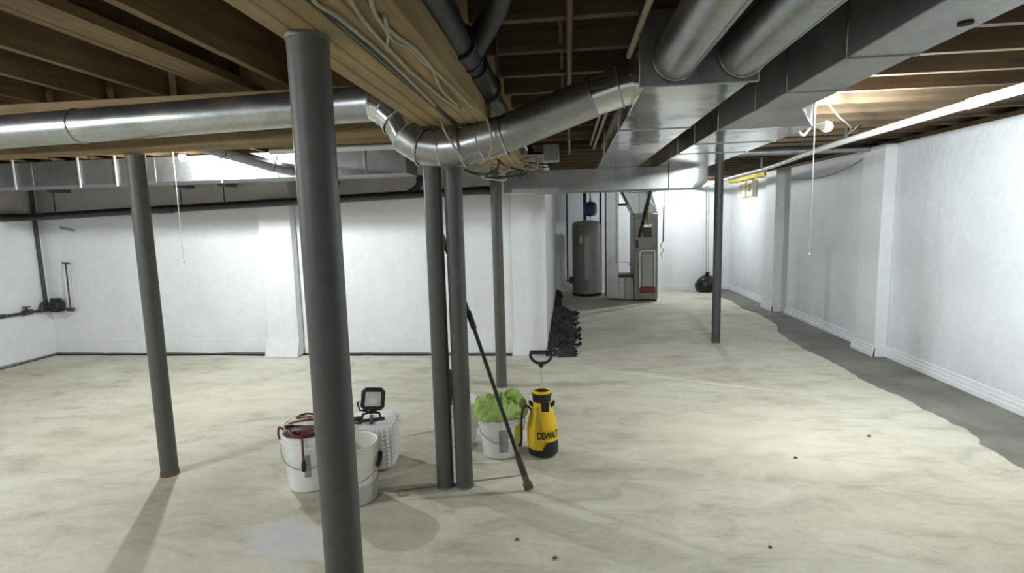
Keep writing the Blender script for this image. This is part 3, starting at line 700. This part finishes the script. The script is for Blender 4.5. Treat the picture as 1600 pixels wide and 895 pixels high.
# white bucket behind the two posts
b4 = bucket('bucket', 'plain white bucket standing behind the two close posts', (-.80, 3.66), M_bucket, h=.31, rt=.145, rb=.125, ang=1.2)
MB().tube([(.02, -.15, .20), (.035, -.175, .205), (.045, -.19, .15), (.045, -.185, .08)], .008, 8).build('spigot_hose', M_black, b4)
t = thing('scrub_brush', 'black handled tool standing in the white bucket behind the posts', 'tool', (-.852, 3.60, .02))
MB().tube([(.0, .0, 0), (.002, 0, .3), (.003, -.004, .34), (.003, -.004, .5), (.002, 0, .53)], [.012, .012, .022, .024, .014], 12).build('handle', M_black, t)

# yellow sprayer
t = thing('pump_sprayer', 'yellow pump sprayer with black base and a raised handle', 'sprayer', (-.19, 3.475, .001))
MB().lathe([(.082, 0), (.096, .008), (.099, .03), (.099, .075), (.101, .08)], 40, cap1=False).build('base', M_black, t)
body = MB().lathe([(.1, .055), (.105, .09), (.106, .15), (.102, .2), (.092, .25), (.078, .30), (.066, .335), (.06, .36), (.058, .372)], 48, cap0=True).build('tank', M_yellow, t)
def band(a0, a1, z0, z1, name, mat, r):
    return curved_patch(t, name, mat, r, r, z0, z1, a0, a1, 8)
for a0, a1, z0, z1 in ((-1.5, -.1, .02, .082), (-1.42, -.2, .082, .098), (-1.32, -.3, .098, .112)): band(a0, a1, z0, z1, 'base_flange', M_black, .1075)
MB().lathe([(.054, .365), (.062, .372), (.064, .40), (.067, .41), (.067, .43), (.058, .434), (.05, .42)], 40).build('collar', M_black, t)
MB().lathe([(.066, .428), (.066, .442), (.056, .446), (.05, .437)], 40, cap0=False, cap1=False).build('funnel_rim', M_yellow, t)
MB().hexa([(.0, -.075, .31), (.05, -.062, .31), (.05, -.04, .31), (0, -.05, .31)], [(-.005, -.068, .385), (.055, -.06, .385), (.055, -.03, .385), (0, -.05, .385)]).build('latch', M_black, t, bevel=.004)
for s in (-1, 1): MB().tube([(s * .052, -.01, .33), (s * .075, -.015, .352), (s * .082, -.015, .375)], [.012, .014, .008], 8).build('strap_lug', M_black, t)
MB().tube([(0, 0, .42), (0, 0, .615)], .006, 10).build('pump_rod', M_chrome, t)
MB().tube(smooth_path([(-.068, 0, .70), (-.07, 0, .675), (-.05, 0, .645), (-.02, 0, .63), (.02, 0, .63), (.05, 0, .645), (.07, 0, .675), (.068, 0, .70)], 4), .010, 10).build('pump_handle', M_black, t)
MB().tube([(-.075, 0, .702), (.075, 0, .702)], .014, 12).build('pump_grip', M_black, t)
MB().lathe([(.012, .60), (.018, .61), (.014, .635)], 14).build('rod_socket', M_black, t)
# lettering wrapped on the tank
cu = bpy.data.curves.new('txt', 'FONT'); cu.body = 'DEWALT'; cu.size = .07; cu.align_x = 'LEFT'; cu.offset = .0022; cu.extrude = .0; cu.space_character = .95; cu.resolution_u = 3
to = bpy.data.objects.new('txt', cu); COL.objects.link(to)
me = bpy.data.meshes.new_from_object(to.evaluated_get(bpy.context.evaluated_depsgraph_get())); bpy.data.objects.remove(to)
bm = bmesh.new(); bm.from_mesh(me); bmesh.ops.triangulate(bm, faces=bm.faces)
bmesh.ops.subdivide_edges(bm, edges=[e for e in bm.edges if e.calc_length() > .012], cuts=2, use_grid_fill=True); bm.to_mesh(me); bm.free()
tw = .165 / max(v.co.x for v in me.vertices)
for v in me.vertices:
    a = -PI / 2 - .30 + v.co.x * tw / .106; z = .138 + v.co.y * .95; v.co = (.1078 * math.cos(a), .1078 * math.sin(a), z)
me.materials.clear(); me.materials.append(M_black)
to = bpy.data.objects.new('lettering', me); COL.objects.link(to); to.parent = t
# hose of the sprayer
hs = smooth_path([(-.26, 3.40, .335), (-.285, 3.37, .37), (-.31, 3.34, .35), (-.318, 3.325, .25), (-.32, 3.32, .16), (-.33, 3.33, .11), (-.345, 3.345, .12)], 6)
MB().tube([Vector(p) - t.location for p in hs], .008, 10).build('hose', M_rubber, t)

# leaning pole
t = thing('long_pole', 'thin black pole with scraper head leaning behind the right close post', 'pole', (-.25, 2.955, 0))
A = Vector((0, 0, .02)); B = Vector((-.485, .115, 1.51)); D = (B - A)
def seg(u0, u1, r, name, mat, n=12, par=t): return MB().tube([A + D * u0, A + D * u1], r, n).build(name, mat, par)
seg(.10, .955, .0115, 'shaft', M_black); seg(.63, .70, .017, 'grip', M_rubber); seg(.94, 1.0, .016, 'handle_end', M_handle)
seg(.05, .13, .017, 'socket', M_dpipe)
w = Vector((.35, 0, .0)).normalized(); 
dn = D.normalized(); sd = dn.cross(Vector((0, 1, 0))).normalized(); fr = sd.cross(dn)
def bar(u0, u1, hw_, ht): 
    q = lambda u: [A + D * u + sd * a + fr * c_ for a, c_ in ((-hw_, -ht), (hw_, -ht), (hw_, ht), (-hw_, ht))]
    return q(u0), q(u1)
MB().hexa(*bar(0.0, .13, .018, .011)).build('scraper_head', M_grime, t, bevel=.003)
MB().hexa(*bar(-.008, .02, .026, .012)).build('scraper_blade', M_grime, t, bevel=.002)

# ------------------------------------------------------------------ heating corner
YW = 11.22
t = thing('water_heater', 'grey cylindrical water heater by the back wall', 'water heater', (.385, YW, 0))
MB().lathe([(.27, 0), (.27, .05), (.295, .06), (.298, .2), (.298, 1.45), (.29, 1.5), (.26, 1.535), (.05, 1.56)], 40).build('tank', M_heater, t)
MB().lathe([(.275, .0), (.305, .02), (.305, .045), (.275, .05)], 40).build('base_ring', M_dark, t)
curved_patch(t, 'control_panel', M_furn, .3, .3, .1, .35, -1.8, -1.45); curved_patch(t, 'rating_label', M_cream, .3, .3, 1.1, 1.25, -2.1, -1.85)
curved_patch(t, 'dark_side', M_furn, .3, .3, .05, 1.48, -2.9, -1.75)  # darker taupe patch over the left side of the tank
MB().tube([(-.03, 0, 1.55), (-.03, 0, 2.3)], .035, 16).build('flue_pipe', M_dpipe, t)
MB().tube([(.08, -.05, 1.55), (.08, -.05, 2.3)], .016, 12).build('water_pipe', M_galv, t)
MB().tube([(.285, -.05, .1), (.29, -.05, 2.3)], .022, 12).build('riser_pipe', M_dpipe, t)
MB().tube([(-.4, -.1, .32), (-.4, -.1, 2.3)], .016, 12).build('gas_pipe', M_dpipe, t)
MB().tube([(-.4, -.1, .32), (-.27, -.1, .32)], .016, 12).build('gas_pipe', M_dpipe, t)
MB().box(-.36, -.28, -.15, -.06, .26, .40).build('gas_valve', M_black, t, bevel=.008); MB().lathe([(.03, 0), (.03, .02)], 12, (-.4, -.13, .30)).build('valve_knob', M_dpipe, t)
b = MB(); b.lathe([(.02, -.15), (.09, -.135), (.128, -.09), (.135, -.02), (.135, .05), (.12, .1), (.08, .14), (.02, .15)], 28)
e = thing('expansion_tank', 'round blue expansion tank above the water heater', 'tank', (.465, YW - .12, 1.79)); b.build('shell', M_blue, e); MB().lathe([(.025, .14), (.025, .2)], 12).build('nozzle', M_galv, e)
MB().tube([(0, 0, .2), (0.0, .07, .3)], .015, 10).build('elbow', M_galv, e)

YF = 10.22
t = thing('air_handler_duct', 'tall galvanized return duct between the water heater and the furnace', 'duct', (.9, YF + .3, 0))
MB().box(-.17, .06, -.2, .25, .05, 2.3).build('duct_body', M_galv2, t, bevel=.006)
MB().box(.06, .33, -.15, .25, .03, .45).build('filter_box', M_galv, t, bevel=.006); MB().box(.05, .36, -.18, .27, .45, .5).build('filter_slot', M_black, t, bevel=.004)
MB().box(.18, .345, -.22, -.16, .03, .43).build('filter_door', M_heater, t, bevel=.004)
MB().box(.08, .22, -.02, .2, 1.862, 2.05).build('vent_collar', M_galv, t, bevel=.004); MB().box(.09, .23, -.03, .21, 1.83, 1.862).build('dark_band', M_dark, t, smooth=False)
MB().tube([(.02, -.22, 2.2), (.02, -.22, .75), (.40, -.36, .75)], .008, 8).build('condensate_line', M_heater, t)

t = thing('furnace', 'tall taupe furnace cabinet with black flue hose near the back wall', 'furnace', (1.46, YF, .04))
MB().box(-.22, .22, 0, .7, 0, 1.62).build('cabinet', M_furn, t, bevel=.008)
for x in (-.2, .16): MB().box(x, x + .05, .02, .6, -.04, 0).build('foot', M_black, t, smooth=False)
MB().box(-.205, .205, -.014, 0, .95, 1.55).build('door_panel', M_furn, t, bevel=.004); MB().box(-.205, .205, -.014, 0, .06, .93).build('door_panel', M_furn, t, bevel=.004)
MB().box(-.06, .10, -.022, -.012, 1.18, 1.36).build('vent_window', M_black, t, bevel=.003); MB().box(-.06, .10, -.02, -.012, 1.37, 1.42).build('nameplate', M_galv, t, smooth=False)
MB().box(-.19, -.14, -.05, -.01, .98, 1.12).build('switch_box', M_black, t, bevel=.004)
MB().box(-.07, .13, -.03, -.013, .2, .86).build('inner_panel', M_heater, t, bevel=.004)
MB().tube(smooth_path([(-.12, -.04, .22), (-.12, -.04, .6), (-.12, -.05, .88), (-.08, -.05, .93), (.1, -.05, .93), (.15, -.05, .9), (.155, -.04, .6), (.155, -.04, .25)], 3), .014, 10).build('drain_line', M_pvc, t)
MB().tube([(-.33, -.04, .68), (-.13, -.04, .68), (-.13, -.04, .25)], .011, 8).build('drain_line', M_galv, t)
MB().box(-.12, .17, -.06, -.015, .13, .25).build('red_manifold', M_redp, t, bevel=.02)
MB().tube([(-.13, -.03, 1.18), (-.1, -.05, 1.3), (.07, -.06, 2.0), (.08, -.04, 2.2)], .028, 12).build('flue_hose', M_black, t)
MB().tube([(.04, -.04, 1.4), (.04, -.06, 2.2)], .012, 10).build('gas_line', M_foam, t)
for q in ([(.21, -.02, 1.62), (.06, -.04, 1.86), (.02, -.04, 2.0), (-.03, -.04, 2.1), (.0, -.04, 2.2)], [(.05, -.03, 1.9), (.06, -.03, 1.8), (.0, -.02, 1.62)]): MB().tube(smooth_path(q, 4), .011, 8).build('white_tube', M_pvc, t)
MB().hexa([(-.22, 0.05, 1.62), (.22, .05, 1.62), (.22, .65, 1.62), (-.22, .65, 1.62)], [(-.42, .05, 2.02), (.12, .05, 2.02), (.12, .65, 2.02), (-.42, .65, 2.02)]).build('plenum', M_galvd, t, bevel=.005)
MB().box(-.42, .2, .05, .65, 2.02, 2.28).build('plenum_top', M_galv2, t, bevel=.005)
t = thing('hanging_cord', 'grey cord with coiled end hanging on the right side of the furnace', 'cord', (1.78, 10.195, ZJ))
MB().tube([(0, 0, 0), (0, 0, -.55)], .008, 8).build('cord_upper', M_pvc, t); MB().tube([(0, 0, -.55), (-.01, 0, -1.2)], .012, 8).build('cord_lower', M_blue, t)
MB().tube(smooth_path([(-.01, 0, -1.2), (-.06, -.01, -1.28), (-.0, -.02, -1.36), (-.05, -.02, -1.43), (-.02, -.01, -1.5)], 4), .01, 8).build('coiled_end', M_pvc, t)
for x, r_ in ((2.93, .022), (2.985, .013)):
    tag(MB().tube([(x, YB - .04, .02), (x - .03, YB - .04, 2.3)], r_, 12).build('plastic_pipe', M_pvc), 'white upright pipe on the back wall beside the black bag' if r_ > .02 else 'thinner white upright pipe on the back wall', 'pipe')

# rubbish bag
t = thing('trash_bag', 'black plastic rubbish bag slumped at the back wall', 'bag', (2.85, 11.45, 0))
b = MB(); nr, na = 18, 36; vs_ = []
for i in range(nr + 1):
    u = i / nr
    for k in range(na):
        a = 2 * PI * k / na; base = math.sin(PI * min(.97, .14 + u * .82)) ** .6
        f = 1 + .16 * noise.noise((math.cos(a) * 1.8, math.sin(a) * 1.8, u * 3)) + .08 * noise.noise((math.cos(a) * 6, math.sin(a) * 6, u * 5 + 4))
        vs_.append((.20 * base * f * math.cos(a) + .05 * u * u, .19 * base * f * math.sin(a), .36 * u * (1 + .1 * noise.noise((math.cos(a), math.sin(a), u)))))
b.add(vs_, [(i * na + k, i * na + (k + 1) % na, (i + 1) * na + (k + 1) % na, (i + 1) * na + k) for i in range(nr) for k in range(na)] + [tuple(range(na - 1, -1, -1)), tuple(nr * na + k for k in range(na))])
b.build('bag_body', M_bag, t)
MB().lathe([(.05, .34), (.03, .36), (.025, .375), (.06, .41), (.05, .40)], 14, (.05, 0, 0)).build('bag_knot', M_bag, t)

# black soil heap along the passage wall
b = MB(); nx, ny = 34, 150; vs_ = []
for j in range(ny + 1):
    y = 6.02 + (11.3 - 6.02) * j / ny
    wd = .36 + .16 * noise.noise((0, y * 1.3, 2)) + .08 * noise.noise((0, y * 4, 5))
    wd *= min(1, (y - 6.0) / .06) * (1 if y < 8.6 else max(.35, 1 - (y - 8.6) * .5))
    for i in range(nx + 1):
        u = i / nx; x = XC + wd * u + .02 * noise.noise((u * 7, y * 5, 1))
        h = (.09 * (1 - u) ** .6 + .05 * noise.noise((x * 9, y * 9, 0)) + .04 * abs(noise.noise((x * 22, y * 22, 3)))) * min(1, (1 - u) * 5)
        vs_.append((max(x, XC), y, max(.001, h + .004 if u < 1 else .001)))
b.add(vs_, [(j * (nx + 1) + i, j * (nx + 1) + i + 1, (j + 1) * (nx + 1) + i + 1, (j + 1) * (nx + 1) + i) for j in range(ny) for i in range(nx)])
random.seed(5)
for i in range(220):
    y = random.uniform(6.1, 9.0); x = XC + random.uniform(.05, .42); s = random.uniform(.010, .034); ph = random.uniform(0, 6)
    pr = [(.35, 0), (.8, .2), (1, .6), (.7, 1), (.3, 1.15)]
    m_ = MB().lathe(pr, 7); m_.v = [(x + s * p[0] * (1 + .4 * noise.noise((p[0] * 2 + ph, p[1] * 2, p[2]))), y + s * p[1] * (1 + .4 * noise.noise((p[1] * 3, ph, p[2]))), .002 + s * p[2] + (.05 if x < XC + .2 else 0)) for p in m_.v]
    b.add(m_.v, m_.f)
tag(b.build('soil_heap', M_soil, smooth=False), 'ragged heap of black soil and rubble along the passage wall', 'soil', kind='stuff')

# yellowed boxes on the right wall
for i, (y0, y1, lab) in enumerate(((10.22, 10.52, 'cream electrical box high on the right wall, nearer one'), (10.62, 10.98, 'cream electrical box high on the right wall, nearer the back'))):
    t = thing('electrical_box', lab, 'electrical box', (XR, (y0 + y1) / 2, 1.93)); h_ = (y1 - y0) / 2
    MB().box(-.09, 0, -h_, h_, 0, .29).build('box_body', M_cream, t, bevel=.008)
    MB().box(-.096, -.09, -h_ + .03, h_ - .03, .03, .26).build('door_panel', M_cream, t, bevel=.003)
    if i == 0: MB().box(-.1, -.094, -.06, -.03, .07, .22).build('slot', M_black, t, smooth=False); MB().box(-.1, -.094, -.06, .06, .1, .12).build('slot', M_black, t, smooth=False)
    else: MB().box(-.1, -.094, .02, .05, .05, .24).build('slot', M_black, t, smooth=False)
b = MB(); vs_ = []
for i in range(13):
    for k in range(10):
        a = 2 * PI * k / 10; r_ = .05 * (1 + .5 * noise.noise((i * .9, math.cos(a) * 2, math.sin(a) * 2))); vs_.append((XR - .09 + r_ * math.cos(a), 9.5 + i * .17, 2.275 + r_ * math.sin(a) * .8))
tag(b.add(vs_, [(i * 10 + k, i * 10 + (k + 1) % 10, (i + 1) * 10 + (k + 1) % 10, (i + 1) * 10 + k) for i in range(12) for k in range(10)] + [tuple(range(9, -1, -1)), tuple(range(120, 130))]).build('foam_strip', M_foam), 'yellow foam insulation above the cream boxes', 'foam')

# ------------------------------------------------------------------ water main in the left corner
t = thing('corner_pipe', 'dark upright pipe running down the left corner of the room', 'pipe', (XL + .03, YM - .09, 0))
MB().tube([(0, 0, .62), (0.0, 0, 2.14)], .022, 14).build('riser', M_dpipe, t); MB().tube([(0, 0, 2.12), (0, 0, 2.2)], .03, 14).build('hub', M_dpipe, t)
t = thing('water_main', 'dark pipe with valves and a meter low in the left corner', 'pipe', (XL + .05, YM - .08, .62))
MB().tube([(0, -.62, .0), (0, 0, -.01), (.36, -.0, -.01)], .017, 12).build('supply_pipe', M_dpipe, t)
MB().tube([(0, -.62, 0), (0, -.55, 0)], .026, 12).build('union', M_dpipe, t); MB().tube([(0, -.33, 0), (0, -.22, 0)], .032, 12).build('gate_valve', M_dpipe, t)
MB().tube([(0, -.28, 0), (0, -.28, .06)], .012, 8).build('valve_stem', M_dpipe, t); MB().lathe([(.04, .06), (.04, .07)], 14, (0, -.28, 0)).build('valve_wheel', M_dpipe, t)
MB().hexa([(-.03, -.13, -.03), (.04, -.13, -.03), (.04, -.01, -.03), (-.03, -.01, -.03)], [(-.01, -.09, .1), (.02, -.09, .1), (.02, -.05, .1), (-.01, -.05, .1)]).build('pressure_valve', M_dpipe, t, bevel=.006)
MB().box(.07, .2, -.07, .04, -.04, .10).build('water_meter', M_black, t, bevel=.012); MB().box(.085, .18, -.06, .03, .10, .135).build('meter_cap', M_black, t, bevel=.01)
MB().tube([(.04, 0, .12), (.09, 0, .12)], .016, 8).build('stop_tap', M_dpipe, t)
MB().tube([(.33, -.02, -.01), (.32, -.0, .58)], .009, 8).build('gauge_pipe', M_dpipe, t); MB().tube([(.27, 0, .585), (.37, 0, .58)], .012, 8).build('tee_cap', M_dpipe, t)
MB().tube([(.30, -.03, -.01), (.38, -.03, -.01)], .026, 12).build('union', M_dpipe, t)
t = thing('wall_bracket', 'small grey bracket plate on the wall above the meter', 'bracket', (-6.33, YM - .012, 1.62))
MB().hexa([(-.1, -.008, .02), (.1, -.008, -.03), (.1, -.008, .0), (-.1, -.008, .05)], [(-.1, .0, .02), (.1, .0, -.03), (.1, .0, .0), (-.1, .0, .05)]).build('plate', M_heater, t)
for x in (-.07, .07): MB().lathe([(.006, 0), (.006, .006)], 8, (x, -.012, -.0)).build('screw', M_dpipe, t)

# small stones scattered on the floor
random.seed(9)
st = None
for px_, py_, s, lab in ((1062, 622, .016, 'pale chip of stone on the floor near the pale scratch'), (1243, 716, .012, 'dark pebble on the bright floor left of the grey strip'), (808, 844, .011, 'dark pebble on the floor in front of the pole'),
                         (867, 873, .012, 'dark pebble nearest the bottom edge of the picture'), (1203, 855, .009, 'tiny dark pebble on the floor at lower right'), (1358, 682, .012, 'dark pebble close to the upper right grey strip')):
    m_ = MB(); m_.lathe([(.5, 0), (1, .3), (.8, .7), (.3, .9)], 8); m_.v = [tuple(s * c_ * (1 + .3 * noise.noise(Vector(p) * 2 + Vector((px_, 0, 0)))) for c_ in p) for p in m_.v]
    p = PZ(px_, py_); tag(m_.build('pebble', M_bucket2 if 'pale chip' in lab else M_grime, loc=(p.x, p.y, .001)), lab, 'pebble')
